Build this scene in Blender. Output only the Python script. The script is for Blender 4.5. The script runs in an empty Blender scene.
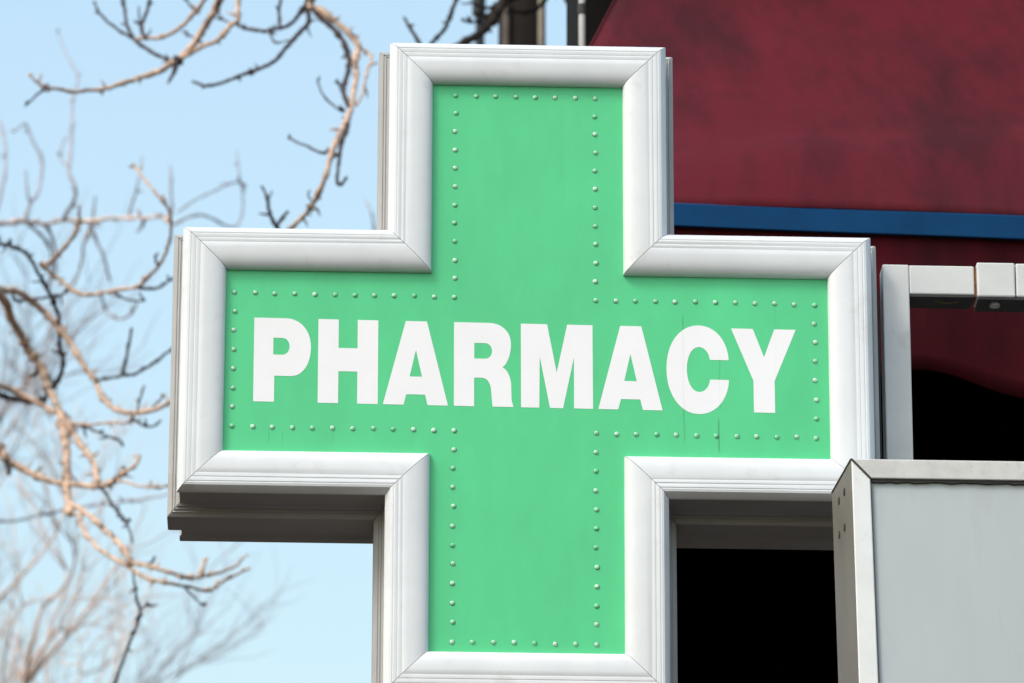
import bpy, bmesh, math, random
from math import radians, sin, cos, pi, sqrt
from mathutils import Vector, Matrix

random.seed(7)
S = bpy.context.scene
COL = S.collection

# ------------------------------------------------------------------ camera
ZC = 4.437                                   # height of the sign's centre above the pavement
YAW, PITCH, ROLL = 0.03594, 0.35878, 0.00275
CAM = Vector((-0.29732, -7.64954, 1.6))
FPX = 5645.02
Fv = Vector((sin(YAW) * cos(PITCH), cos(YAW) * cos(PITCH), sin(PITCH)))
R0 = Vector((cos(YAW), -sin(YAW), 0)); U0 = R0.cross(Fv)
Rv = cos(ROLL) * R0 + sin(ROLL) * U0
Uv = -sin(ROLL) * R0 + cos(ROLL) * U0
cd = bpy.data.cameras.new("camera"); cam = bpy.data.objects.new("camera", cd); COL.objects.link(cam)
cam.matrix_world = Matrix(((Rv.x, Uv.x, -Fv.x, CAM.x), (Rv.y, Uv.y, -Fv.y, CAM.y), (Rv.z, Uv.z, -Fv.z, CAM.z), (0, 0, 0, 1)))
cd.sensor_width = 36; cd.lens = FPX / 1024 * 36
cd.clip_start = 0.1; cd.clip_end = 5000
cd.dof.use_dof = True
cd.dof.focus_distance = (Vector((0, 0, ZC)) - CAM).dot(Fv)
cd.dof.aperture_fstop = 13.5
S.camera = cam

# ------------------------------------------------------------------ sky, sun, exposure
SUN_AZ, SUN_EL = radians(231), radians(50)   # veiled sun, left of the viewer and a little behind
W = bpy.data.worlds.new("World"); S.world = W; W.use_nodes = True
nt = W.node_tree
sky = nt.nodes.new("ShaderNodeTexSky"); sky.sky_type = 'NISHITA'; sky.sun_disc = False
sky.sun_elevation = SUN_EL; sky.sun_rotation = SUN_AZ
sky.air_density = 2.2; sky.dust_density = 4.6; sky.ozone_density = 2.8; sky.altitude = 100
bg = nt.nodes["Background"]; bg.inputs[1].default_value = 0.15
nt.links.new(sky.outputs[0], bg.inputs[0])
sd = bpy.data.lights.new("sun", 'SUN'); sd.energy = 0.85; sd.angle = radians(12); sd.color = (1.0, 0.985, 0.97)
sun = bpy.data.objects.new("sun", sd); COL.objects.link(sun)
to_sun = Vector((sin(SUN_AZ) * cos(SUN_EL), cos(SUN_AZ) * cos(SUN_EL), sin(SUN_EL)))
sun.rotation_euler = to_sun.to_track_quat('Z', 'Y').to_euler(); sun.location = to_sun * 60
S.view_settings.view_transform = 'Standard'; S.view_settings.look = 'None'
S.view_settings.exposure = 0.83; S.view_settings.gamma = 1.0


def at(px, py, Y):
    """point of the world on the sight line of a picture point, at depth Y"""
    d = Fv + Rv * ((px - 512) / FPX) - Uv * ((py - 341.5) / FPX)
    return CAM + d * ((Y - CAM.y) / d.y)


# ------------------------------------------------------------------ helpers
def tag(o, label=None, cat=None, group=None, kind=None):
    if label: o['label'] = label
    if cat: o['category'] = cat
    if group: o['group'] = group
    if kind: o['kind'] = kind
    return o


def empty(name, loc, label, cat, group=None):
    o = bpy.data.objects.new(name, None); COL.objects.link(o); o.location = loc
    o.empty_display_size = 0.1
    if name == 'bare_tree': group = 'bare winter trees behind the sign'
    return tag(o, label, cat, group)


def obj(name, verts, faces, mat, parent=None, smooth=False):
    me = bpy.data.meshes.new(name)
    if parent is not None:
        off = parent.matrix_basis.translation
        verts = [Vector(v) - off for v in verts]
    me.from_pydata([tuple(v) for v in verts], [], faces)
    bm = bmesh.new(); bm.from_mesh(me); bmesh.ops.recalc_face_normals(bm, faces=bm.faces); bm.to_mesh(me); bm.free()
    me.materials.append(mat)
    if smooth:
        me.polygons.foreach_set('use_smooth', [True] * len(me.polygons))
    o = bpy.data.objects.new(name, me); COL.objects.link(o)
    if parent is not None: o.parent = parent
    return o


def bevel(o, w, seg=2):
    m = o.modifiers.new("bevel", 'BEVEL'); m.width = w; m.segments = seg; m.limit_method = 'ANGLE'; m.angle_limit = radians(40)
    return o


BOXF = [(0, 1, 2, 3), (7, 6, 5, 4), (0, 4, 5, 1), (1, 5, 6, 2), (2, 6, 7, 3), (3, 7, 4, 0)]


def box(x0, x1, y0, y1, z0, z1):
    return ([(x0, y0, z0), (x1, y0, z0), (x1, y0, z1), (x0, y0, z1), (x0, y1, z0), (x1, y1, z0), (x1, y1, z1), (x0, y1, z1)], list(BOXF))


def join(*parts):
    V, F = [], []
    for v, f in parts:
        n = len(V); V += list(v); F += [tuple(i + n for i in q) for q in f]
    return V, F


def cyl(p, axis, r, h, n=12, r2=None):
    axis = Vector(axis).normalized(); p = Vector(p)
    a = axis.orthogonal().normalized(); b = axis.cross(a)
    r2 = r if r2 is None else r2
    V = [p + (a * cos(2 * pi * i / n) + b * sin(2 * pi * i / n)) * r for i in range(n)] + \
        [p + axis * h + (a * cos(2 * pi * i / n) + b * sin(2 * pi * i / n)) * r2 for i in range(n)]
    F = [(i, (i + 1) % n, n + (i + 1) % n, n + i) for i in range(n)] + [tuple(range(n))[::-1], tuple(range(n, 2 * n))]
    return V, F


def tube(pts, rads, n=6, cap=True):
    V, F = [], []
    m_ = len(pts)
    prev = None
    for i in range(m_):
        d = (pts[min(i + 1, m_ - 1)] - pts[max(i - 1, 0)])
        d = d.normalized() if d.length > 1e-9 else Vector((0, 0, 1))
        a = d.orthogonal().normalized() if prev is None else (prev - d * prev.dot(d))
        a = a.normalized() if a.length > 1e-6 else d.orthogonal().normalized()
        prev = a; b = d.cross(a)
        for k in range(n):
            an = 2 * pi * k / n
            V.append(pts[i] + (a * cos(an) + b * sin(an)) * rads[i])
    for i in range(m_ - 1):
        for k in range(n):
            F.append((i * n + k, i * n + (k + 1) % n, (i + 1) * n + (k + 1) % n, (i + 1) * n + k))
    if cap:
        F.append(tuple(range(n))[::-1]); F.append(tuple((m_ - 1) * n + k for k in range(n)))
    return V, F


def mat(name, col, rough=0.5, spec=0.5, metal=0.0, var=0.0, vscale=6.0, bump=0.0, bscale=200.0, stretch=(1, 1, 1), dark=None, dscale=3.0, damount=0.0, dpos=0.55):
    """principled material: base colour with broad tonal variation, optional stains of another colour and fine relief"""
    m = bpy.data.materials.new(name); m.use_nodes = True
    t = m.node_tree; N = t.nodes; L = t.links; b = N["Principled BSDF"]
    b.inputs['Roughness'].default_value = rough; b.inputs['Metallic'].default_value = metal
    b.inputs['Specular IOR Level'].default_value = spec
    b.inputs['Base Color'].default_value = (*col, 1)
    tc = N.new("ShaderNodeTexCoord"); mp = N.new("ShaderNodeMapping"); mp.inputs['Scale'].default_value = stretch
    L.new(tc.outputs['Object'], mp.inputs[0])
    out = None
    if var:
        n = N.new("ShaderNodeTexNoise"); n.inputs['Scale'].default_value = vscale; n.inputs['Detail'].default_value = 5; n.inputs['Roughness'].default_value = 0.65
        L.new(mp.outputs[0], n.inputs[0])
        cr = N.new("ShaderNodeValToRGB")
        cr.color_ramp.elements[0].position = 0.3; cr.color_ramp.elements[1].position = 0.7
        cr.color_ramp.elements[0].color = tuple(c * (1 - var) for c in col) + (1,)
        cr.color_ramp.elements[1].color = tuple(min(1, c * (1 + var)) for c in col) + (1,)
        L.new(n.outputs[0], cr.inputs[0]); out = cr.outputs[0]
    if dark:
        n2 = N.new("ShaderNodeTexNoise"); n2.inputs['Scale'].default_value = dscale; n2.inputs['Detail'].default_value = 6; n2.inputs['Roughness'].default_value = 0.7
        L.new(mp.outputs[0], n2.inputs[0])
        c2 = N.new("ShaderNodeValToRGB"); c2.color_ramp.elements[0].position = dpos; c2.color_ramp.elements[1].position = dpos + 0.18
        c2.color_ramp.elements[0].color = (0, 0, 0, 1); c2.color_ramp.elements[1].color = (damount,) * 3 + (1,)
        L.new(n2.outputs[0], c2.inputs[0])
        mx = N.new("ShaderNodeMix"); mx.data_type = 'RGBA'
        mx.inputs['A'].default_value = (*col, 1); mx.inputs['B'].default_value = (*dark, 1)
        if out: L.new(out, mx.inputs['A'])
        L.new(c2.outputs[0], mx.inputs['Factor']); out = mx.outputs['Result']
    if out: L.new(out, b.inputs['Base Color'])
    if bump:
        n3 = N.new("ShaderNodeTexNoise"); n3.inputs['Scale'].default_value = bscale; n3.inputs['Detail'].default_value = 3
        L.new(mp.outputs[0], n3.inputs[0])
        bp = N.new("ShaderNodeBump"); bp.inputs['Strength'].default_value = bump; bp.inputs['Distance'].default_value = 0.002
        L.new(n3.outputs[0], bp.inputs['Height']); L.new(bp.outputs[0], b.inputs['Normal'])
    return m


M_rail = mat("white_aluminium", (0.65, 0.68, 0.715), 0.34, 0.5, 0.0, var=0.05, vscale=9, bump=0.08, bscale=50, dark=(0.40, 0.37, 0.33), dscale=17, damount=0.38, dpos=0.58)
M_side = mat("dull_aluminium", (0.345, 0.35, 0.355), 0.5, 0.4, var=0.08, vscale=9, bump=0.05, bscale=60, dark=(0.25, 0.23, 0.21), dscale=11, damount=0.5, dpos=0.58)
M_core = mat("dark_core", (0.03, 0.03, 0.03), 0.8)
M_green = mat("green_enamel", (0.077, 0.55, 0.238), 0.42, 0.4, var=0.09, vscale=3.5, bump=0.5, bscale=3.5, dark=(0.06, 0.43, 0.18), dscale=2.2, damount=0.25, dpos=0.5, stretch=(1.6, 1, 0.7))
M_rivet = mat("pale_green_rivet", (0.20, 0.60, 0.34), 0.2, 0.6)  # green to pale green, varied from rivet to rivet
_t = M_rivet.node_tree; _i = _t.nodes.new("ShaderNodeObjectInfo"); _r = _t.nodes.new("ShaderNodeValToRGB")
_r.color_ramp.elements[0].color = (0.13, 0.52, 0.26, 1); _r.color_ramp.elements[1].color = (0.42, 0.66, 0.50, 1)
_t.links.new(_i.outputs['Random'], _r.inputs[0]); _t.links.new(_r.outputs[0], _t.nodes["Principled BSDF"].inputs['Base Color'])
_m = _t.nodes.new("ShaderNodeMapRange"); _m.inputs[3].default_value = 0.45; _m.inputs[4].default_value = 0.15
_t.links.new(_i.outputs['Random'], _m.inputs[0]); _t.links.new(_m.outputs[0], _t.nodes["Principled BSDF"].inputs['Roughness'])
M_ring = mat("rivet_rim_green", (0.045, 0.28, 0.13), 0.6, 0.3)  # darker green rim around each rivet head
M_letter = mat("white_vinyl", (0.79, 0.80, 0.84), 0.5, 0.4, var=0.02, vscale=12)
M_maroon = mat("maroon_canvas", (0.086, 0.0078, 0.0150), 0.85, 0.1, var=0.16, vscale=2.2, bump=0.25, bscale=26, dark=(0.034, 0.006, 0.009), dscale=1.7, damount=0.85, dpos=0.44, stretch=(1.7, 0.42, 0.42))
M_blue = mat("blue_band", (0.003, 0.042, 0.125), 0.8, 0.1, var=0.2, vscale=5)
M_greypaint = mat("grey_painted_steel", (0.56, 0.575, 0.58), 0.5, 0.4, var=0.07, vscale=8, bump=0.06, bscale=90, dark=(0.2, 0.19, 0.19), dscale=10, damount=0.4, dpos=0.62)
M_rust = mat("rust", (0.20, 0.085, 0.035), 0.85, 0.2, var=0.45, vscale=60)
M_boxpanel = mat("grey_panel", (0.42, 0.47, 0.495), 0.42, 0.4, var=0.06, vscale=3.5, bump=0.25, bscale=7, dark=(0.33, 0.345, 0.34), dscale=7, damount=0.45, dpos=0.52, stretch=(1.6, 1, 0.35))
M_boxtrim = mat("white_trim", (0.70, 0.73, 0.745), 0.45, 0.4, var=0.05, vscale=20, dark=(0.40, 0.38, 0.34), dscale=30, damount=0.4, dpos=0.6)
M_boxtop = mat("dirty_trim", (0.55, 0.555, 0.555), 0.55, 0.3, var=0.12, vscale=25, dark=(0.20, 0.18, 0.16), dscale=34, damount=0.75, dpos=0.56)
M_boxside = mat("dark_sheet", (0.14, 0.128, 0.118), 0.55, 0.4, var=0.12, vscale=9, stretch=(1, 1, 0.4), dark=(0.10, 0.09, 0.085), dscale=12, damount=0.5, dpos=0.58)  # darker, browner grey than the front sheet
M_black = mat("shade_black", (0.006, 0.006, 0.006), 0.9, 0.05)  # near black: the shade inside the recess put into the colour
M_facade = mat("shaded_wall", (0.007, 0.0065, 0.0065), 0.9, 0.1, var=0.2, vscale=5)  # wall colour taken almost to black to carry the shade on it
M_pole = mat("dark_timber", (0.014, 0.011, 0.009), 0.85, 0.1, var=0.4, vscale=12, stretch=(1, 1, 0.08), bump=0.6, bscale=40)
M_lamp = mat("dark_green_paint", (0.007, 0.009, 0.009), 0.5, 0.3, var=0.1)
M_pipe = mat("pale_pipe", (0.33, 0.33, 0.32), 0.6, 0.3, var=0.15, vscale=10)
M_stone = mat("weathered_conduit", (0.17, 0.15, 0.12), 0.7, 0.2, var=0.3, vscale=9)
M_conduit = mat("brown_conduit", (0.075, 0.058, 0.048), 0.7, 0.2, var=0.25, vscale=9)
M_bark = mat("tan_bark", (0.56, 0.405, 0.31), 0.85, 0.15, var=0.3, vscale=14, dark=(0.045, 0.028, 0.028), dscale=24, damount=0.95, dpos=0.51, bump=0.7, bscale=80)
M_barkdark = mat("dark_bark", (0.060, 0.045, 0.045), 0.85, 0.15, var=0.4, vscale=14, dark=(0.24, 0.14, 0.09), dscale=8, damount=0.8, dpos=0.6, bump=0.7, bscale=80)
M_trunk = mat("trunk_bark", (0.03, 0.023, 0.019), 0.9, 0.1, var=0.4, vscale=10, stretch=(1, 1, 0.2), bump=1.0, bscale=30)
M_barkfar = mat("far_bark", (0.62, 0.47, 0.40), 0.9, 0.1, var=0.25, vscale=4)
M_barkgrey = mat("grey_twig_bark", (0.36, 0.35, 0.39), 0.9, 0.1, var=0.25, vscale=4)
M_asphalt = mat("asphalt", (0.035, 0.032, 0.030), 0.9, 0.2, var=0.2, vscale=2)
M_paving = mat("paving", (0.052, 0.039, 0.030), 0.9, 0.2, var=0.2, vscale=2)
M_line = mat("road_paint", (0.7, 0.7, 0.68), 0.7, 0.2, var=0.1)
M_yellow = mat("ochre_cable", (0.13, 0.095, 0.025), 0.6)

# streaks of grime running down the green sheet and letters
for m_, amt in ((M_green, 0.55), (M_letter, 0.2)):
    t = m_.node_tree; N = t.nodes; L = t.links; b = N["Principled BSDF"]
    old = b.inputs['Base Color'].links[0].from_socket
    tc = N.new("ShaderNodeTexCoord"); sx = N.new("ShaderNodeSeparateXYZ"); L.new(tc.outputs['Object'], sx.inputs[0])

    def mth(op, a, c):
        n = N.new("ShaderNodeMath"); n.operation = op
        for i, v in enumerate((a, c)):
            if isinstance(v, (int, float)): n.inputs[i].default_value = v
            else: L.new(v, n.inputs[i])
        return n.outputs[0]
    wob = N.new("ShaderNodeTexNoise"); wob.inputs['Scale'].default_value = 22; L.new(tc.outputs['Object'], wob.inputs[0])
    xx = mth('ADD', sx.outputs[0], mth('MULTIPLY', mth('SUBTRACT', wob.outputs[0], 0.5), 0.004))
    tot = None
    for x0, za, zb, wd, st in ((0.2265, -0.12, 0.085, 0.0017, 0.55), (0.277, -0.135, -0.075, 0.0016, 1.0), (0.279, -0.07, 0.02, 0.0016, 0.35), (-0.372, -0.13, -0.1, 0.001, 0.6), (-0.352, -0.13, -0.104, 0.001, 0.5),
                               (0.05, 0.24, 0.41, 0.008, 0.05), (-0.03, 0.2, 0.36, 0.009, 0.05), (0.36, -0.02, 0.1, 0.004, 0.12), (-0.28, -0.13, -0.09, 0.003, 0.2)):
        d = mth('ABSOLUTE', mth('SUBTRACT', xx, x0), 0)
        k = mth('SUBTRACT', 1.0, mth('DIVIDE', d, wd)); k = mth('MAXIMUM', k, 0)
        a1 = mth('MINIMUM', mth('MAXIMUM', mth('DIVIDE', mth('SUBTRACT', sx.outputs[2], za), 0.012), 0), 1)
        a2 = mth('MINIMUM', mth('MAXIMUM', mth('DIVIDE', mth('SUBTRACT', zb, sx.outputs[2]), 0.012), 0), 1)
        k = mth('MULTIPLY', mth('MULTIPLY', k, st), mth('MULTIPLY', a1, a2))
        tot = k if tot is None else mth('MAXIMUM', tot, k)
    mx = N.new("ShaderNodeMix"); mx.data_type = 'RGBA'; L.new(old, mx.inputs['A'])
    mx.inputs['B'].default_value = (0.03, 0.10, 0.055, 1) if m_ is M_green else (0.35, 0.34, 0.33, 1)
    L.new(mth('MULTIPLY', tot, amt * 1.25), mx.inputs['Factor']); L.new(mx.outputs['Result'], b.inputs['Base Color'])

# ------------------------------------------------------------------ ground
v, f = box(-400, 400, -400, 800, -0.5, 0.0)
tag(obj("road", v, f, M_asphalt), kind='structure')
v, f = box(-60, 60, -9.2, 60, -0.3, 0.012)
tag(bevel(obj("pavement", v, f, M_paving), 0.01), kind='structure')
v, f = box(-60, 60, -9.35, -9.2, -0.3, 0.12)
tag(bevel(obj("kerb", v, f, M_paving), 0.015), kind='structure')
v, f = join(*[([(x, -13, 0.004), (x + 3, -13, 0.004), (x + 3, -12.88, 0.004), (x, -12.88, 0.004)], [(0, 1, 2, 3)]) for x in range(-40, 40, 6)])
tag(obj("road_marking", v, f, M_line), kind='structure')

# ------------------------------------------------------------------ pharmacy sign
A, B, FW = 0.4375, 0.13976, 0.064
PY = 0.0052
sign = empty("pharmacy_sign", (0, 0, ZC), "large green cross-shaped sign with white aluminium frame and white pharmacy lettering", "sign")
cross = [(-B, A), (B, A), (B, B), (A, B), (A, -B), (B, -B), (B, -A), (-B, -A), (-B, -B), (-A, -B), (-A, B), (-B, B)]   # clockwise
NS = len(cross)


def nrm(i):
    a, b = Vector(cross[i]), Vector(cross[(i + 1) % NS]); d = (b - a).normalized()
    return Vector((-d.y, d.x)), d


def rail(i, prof, gap):
    """straight length of a moulding between the mitres of corners i and i+1; prof = (offset outward from green edge, depth)"""
    n0, d0 = nrm((i - 1) % NS); n, d = nrm(i); n1, d1 = nrm((i + 1) % NS)
    V = []
    for (o, y) in prof:
        p = Vector(cross[i]) + o * (n0 + n) + d * gap; V.append((p.x, y, p.y + ZC))
    for (o, y) in prof:
        p = Vector(cross[(i + 1) % NS]) + o * (n + n1) - d * gap; V.append((p.x, y, p.y + ZC))
    k = len(prof)
    F = [(j, (j + 1) % k, k + (j + 1) % k, k + j) for j in range(k)] + [tuple(range(k)), tuple(range(k, 2 * k))[::-1]]
    return V, F


def round_shade(o, ang=28):
    """smooth shading that keeps edges sharper than ang"""
    me = o.data; me.polygons.foreach_set('use_smooth', [True] * len(me.polygons))
    bm = bmesh.new(); bm.from_mesh(me)
    for e in bm.edges: e.smooth = len(e.link_faces) == 2 and e.calc_face_angle(3.0) < radians(ang)
    bm.to_mesh(me); bm.free()


# visible moulding: quarter-round inner slope, two flutes, outward bevel
front = [(0.0, 0.0092), (0.0, 0.0045)]
for k in range(1, 15):                                  # elliptic quarter round
    t_ = pi / 2 * k / 14
    front.append((0.0365 * (1 - max(0, cos(t_)) ** (2 / 2.7)), 0.0045 - 0.0167 * sin(t_) ** (2 / 2.7)))
front += [(0.0374, -0.0119), (0.0386, -0.0118), (0.0394, -0.0121), (0.0432, -0.0120), (0.0438, -0.0116), (0.0450, -0.0115), (0.0458, -0.0118),
          (0.0500, -0.0117), (0.0506, -0.0112), (0.0518, -0.0111), (0.0526, -0.0114), (0.0560, -0.0106), (0.0634, -0.0014), (FW, 0.0004), (FW, 0.003), (0.061, 0.0055), (0.058, 0.0092)]
side = [(0.0585, 0.0095), (0.0610, 0.0100), (0.0610, 0.0570), (0.0650, 0.0585), (0.0662, 0.0596), (0.0650, 0.0608), (0.0672, 0.0622), (0.0684, 0.0612), (0.0698, 0.0620), (0.0690, 0.0636), (0.0712, 0.0646), (0.0724, 0.0636), (0.0738, 0.0644), (0.0730, 0.0660), (0.0750, 0.0668),
        (0.0772, 0.0682), (0.0786, 0.0695), (0.0791, 0.0720), (0.0791, 0.1255), (0.0785, 0.1295), (0.0766, 0.1330), (0.0735, 0.1352), (0.0690, 0.1362), (0.0630, 0.1368), (0.0610, 0.1390), (0.0610, 0.2000), (0.0640, 0.2060), (0.0640, 0.2230),
        (0.0550, 0.2330), (0.0200, 0.2330), (0.0050, 0.2280), (0.0, 0.2220), (0.0, 0.2140), (0.05, 0.2120), (0.05, 0.0095)]
core = [(0.002, 0.0090), (0.0035, 0.0040), (0.014, -0.0060), (0.032, -0.0095), (0.05, -0.0085), (0.0605, -0.0005), (0.057, 0.0093), (0.0575, 0.056), (0.074, 0.0695), (0.0755, 0.1280), (0.067, 0.1330), (0.057, 0.1360), (0.057, 0.2220), (0.02, 0.2290), (0.003, 0.2240), (0.003, 0.0090)]
for i in range(NS):
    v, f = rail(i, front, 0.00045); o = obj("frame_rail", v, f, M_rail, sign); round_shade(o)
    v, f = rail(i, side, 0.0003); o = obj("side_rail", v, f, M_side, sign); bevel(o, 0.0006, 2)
v, f = join(*[rail(i, core, 0.0) for i in range(NS)])
obj("inner_core", v, f, M_core, sign)


def cross_sheet(y, off, th):
    P = []
    for i in range(NS):
        n0, _ = nrm((i - 1) % NS); n, _ = nrm(i); P.append(Vector(cross[i]) + off * (n0 + n))
    V = [(p.x, y, p.y + ZC) for p in P] + [(p.x, y + th, p.y + ZC) for p in P]
    F = []
    for off2, rev in ((0, False), (NS, True)):
        for q in ((0, 1, 2, 11), (3, 4, 5, 2), (6, 7, 8, 5), (9, 10, 11, 8), (2, 5, 8, 11)):
            q = tuple(k + off2 for k in q); F.append(q[::-1] if rev else q)
    F += [(i, (i + 1) % NS, NS + (i + 1) % NS, NS + i) for i in range(NS)]
    return V, F


v, f = cross_sheet(PY, 0.0015, 0.003); obj("front_panel", v, f, M_green, sign)
v, f = cross_sheet(0.216, 0.0015, 0.003); obj("back_panel", v, f, M_green, sign)

# rivets: low domed heads along every arm
RI, RO = 0.1028, 0.4212
sites = []
for i in range(8):
    u = -RI + 2 * RI * i / 7
    sites += [(u, RO), (u, -RO), (RO, u), (-RO, u)]
for k in range(1, 12):
    w_ = RO + (RI - RO) * k / 11
    for sgn in (-1, 1):
        sites += [(sgn * RI, w_), (sgn * RI, -w_)]
        if k < 11: sites += [(w_, sgn * RI), (-w_, sgn * RI)]
dome_v, dome_f = [], []
rr = [(0.0043, 0.0), (0.0042, -0.0003), (0.0036, -0.0005), (0.0034, -0.0010), (0.0027, -0.0016), (0.0017, -0.0020), (0.0007, -0.0021)]
nseg = 12
for (r_, y_) in rr:
    for a_ in range(nseg): dome_v.append((r_ * cos(2 * pi * a_ / nseg), y_, r_ * sin(2 * pi * a_ / nseg)))
for q in range(len(rr) - 1):
    for a_ in range(nseg):
        dome_f.append((q * nseg + a_, q * nseg + (a_ + 1) % nseg, (q + 1) * nseg + (a_ + 1) % nseg, (q + 1) * nseg + a_))
dome_f.append(tuple((len(rr) - 1) * nseg + a_ for a_ in range(nseg)))
rivet0 = None
for (x, z) in sites:
    if rivet0 is None:
        rivet0 = obj("rivet", dome_v, dome_f, M_rivet, None, True); rivet0.parent = sign; r = rivet0
        rivet0.data.materials.append(M_ring)
        for p_ in rivet0.data.polygons: p_.material_index = 1 if p_.index < nseg * 2 else 0
        round_shade(rivet0, 40)
    else:
        r = rivet0.copy(); COL.objects.link(r)
    r.location = (x - 0.0032 + random.uniform(-1, 1) * 0.0008, PY + 0.0002, z - 0.0004 - 0.006 * x + random.uniform(-1, 1) * 0.0008)
    r.rotation_euler = (random.uniform(-0.12, 0.12), random.uniform(0, 6), random.uniform(-0.12, 0.12))

# letters: heavy condensed grotesque capitals, mm on the sheet; 'Q' = quarter curve through the corner that follows
LET = [
    ('P', [[(-396, 64.5), (-350, 64.5), 'Q', (-313.5, 64.5), (-313.5, 20), 'Q', (-313.5, -24.5), (-342, -24.5), (-366, -24.5), (-366, -64.5), (-396, -64.5)],
           [(-368, 34), (-355, 34), 'Q', (-344.5, 34), (-344.5, 21), 'Q', (-344.5, 8), (-355, 8), (-368, 8)]]),
    ('H', [[(-302.5, 64.5), (-273, 64.5), (-273, 20.5), (-245.6, 20.5), (-245.6, 64.5), (-215.8, 64.5), (-215.8, -64.5), (-245.6, -64.5), (-245.6, -15.3), (-273, -15.3), (-273, -64.5), (-302.5, -64.5)]]),
    ('A', [[(-176, 64.5), (-145.3, 64.5), (-114.5, -64.5), (-144, -64.5), (-147.5, -48.5), (-174.8, -48.5), (-178.5, -64.5), (-208.5, -64.5)], [(-161, 20), (-152, -21), (-170, -21)]]),
    ('R', [[(-106, 64.5), (-55, 64.5), 'Q', (-23.4, 64.5), (-23.4, 32.5), 'Q', (-23.4, 5), (-36, -3.8), 'Q', (-23.8, -9), (-23.2, -31.5), (-22.6, -54), (-20, -64.5), (-50.3, -64.5), (-52, -42), 'Q', (-52.2, -20.5), (-65, -20.5), (-76.8, -20.5), (-76.8, -64.5), (-106, -64.5)],
           [(-76.6, 33), (-61, 33), 'Q', (-50.9, 33), (-50.9, 21), 'Q', (-50.9, 9), (-61, 9), (-76.6, 9)]]),
    ('M', [[(-9, 64.5), (29, 64.5), (42.7, -10), (58.2, 64.5), (95, 64.5), (95, -64.5), (67.6, -64.5), (67.8, 14), (51.8, -64.5), (32.8, -64.5), (18.2, 14.5), (17.4, -64.5), (-9, -64.5)]]),
    ('A', [[(135.2, 64.5), (166, 64.5), (195.5, -64.5), (167, -64.5), (163.5, -48.5), (135.5, -48.5), (131.4, -64.5), (102.6, -64.5)], [(149.8, 21), (158.7, -20.5), (140.5, -20.5)]]),
    ('C', [[(292.3, 15), 'Q', (290.5, 68), (249, 68), 'Q', (201.8, 68), (201.8, -0.5), 'Q', (201.8, -69), (248, -69), 'Q', (290, -69), (292.3, -15.5), (264.9, -15.5), 'Q', (263, -35), (249, -35), 'Q', (231.4, -35), (231.4, -0.5), 'Q', (231.4, 34.5), (249.5, 34.5), 'Q', (263, 34.5), (264.9, 15)]]),
    ('Y', [[(296.5, 64.5), (328, 64.5), (343.8, 21), (359.4, 64.5), (390.6, 64.5), (358.6, -15.5), (358.6, -64.5), (327.8, -64.5), (327.8, -15.5)]]),
]


def ring(pts):
    out = []; i = 0
    while i < len(pts):
        if pts[i] == 'Q':
            p0 = Vector(out[-1]); c = Vector(pts[i + 1]); p1 = Vector(pts[i + 2]); k = 0.58
            a, b = p0.lerp(c, k), p1.lerp(c, k)
            for s in range(1, 11):
                t_ = s / 10; u = 1 - t_
                q = u ** 3 * p0 + 3 * u * u * t_ * a + 3 * u * t_ * t_ * b + t_ ** 3 * p1
                out.append((q.x, q.y))
            i += 3
        else:
            out.append(tuple(pts[i])); i += 1
    return out


for ch, rings in LET:
    cu = bpy.data.curves.new("letter", 'CURVE'); cu.dimensions = '2D'; cu.fill_mode = 'BOTH'; cu.extrude = 0.00008
    for rg in rings:
        pts = ring(rg); sp = cu.splines.new('POLY'); sp.points.add(len(pts) - 1); sp.use_cyclic_u = True
        for p, (x, y) in zip(sp.points, pts):
            yy = y - 1.3 - 0.0078 * x; xx = x - 0.004 * y + (0.6 if ch == 'P' else 0)
            p.co = (xx / 1000, yy / 1000, 0, 1)
    tmp = bpy.data.objects.new("letter_curve", cu)
    COL.objects.link(tmp); dg = bpy.context.evaluated_depsgraph_get(); dg.update()
    me = bpy.data.meshes.new_from_object(tmp.evaluated_get(dg)); bpy.data.objects.remove(tmp)
    me.transform(Matrix.Rotation(pi / 2, 4, 'X')); me.transform(Matrix.Translation((0, PY - 0.0002, 0)))
    me.materials.clear(); me.materials.append(M_letter)
    o = bpy.data.objects.new("letter", me); COL.objects.link(o); o.parent = sign
    tag(o, "white painted capital letter " + ch)

# dark plate between sign and bracket, added to paint the shade of the gap
v, f = box(0.49, 0.5235, 0.108, 0.126, ZC - 0.185, ZC + 0.165); obj("gap_shade_plate", v, f, M_core, sign)

# ------------------------------------------------------------------ steel bracket beside the sign
BY = 0.10
br = empty("steel_bracket", (1.3, BY, 0), "grey painted square tube bracket with a rusty joint, holding the cross from the right", "bracket")
p0 = at(881, 264, BY); p1 = at(909.5, 293, BY); zt, zb_ = p0.z, p1.z; xl, xr = p0.x + 0.002, p1.x
xs = at(975, 270, BY).x; xs2 = at(1015, 270, BY).x
v, f = box(xl, xr, BY, BY + 0.042, ZC - 0.42, zt); bevel(obj("upright_tube", v, f, M_greypaint, br), 0.002)
v, f = box(xr + 0.0004, xs - 0.0015, BY + 0.0006, BY + 0.042, zb_ - 0.001, zt - 0.0006); bevel(obj("top_tube", v, f, M_greypaint, br), 0.002)
v, f = box(xs - 0.002, xs + 0.002, BY + 0.003, BY + 0.043, zb_ - 0.003, zt - 0.002); obj("rusty_joint", v, f, M_rust, br)
v, f = box(xs + 0.0022, xs2 - 0.0006, BY - 0.004, BY + 0.046, zb_ - 0.005, zt + 0.004); bevel(obj("coupling_sleeve", v, f, M_greypaint, br), 0.0025)
v, f = box(xs2 + 0.0006, 1.34, BY - 0.0035, BY + 0.0455, zb_ - 0.0045, zt + 0.0035); bevel(obj("coupling_sleeve", v, f, M_greypaint, br), 0.0025)
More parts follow.
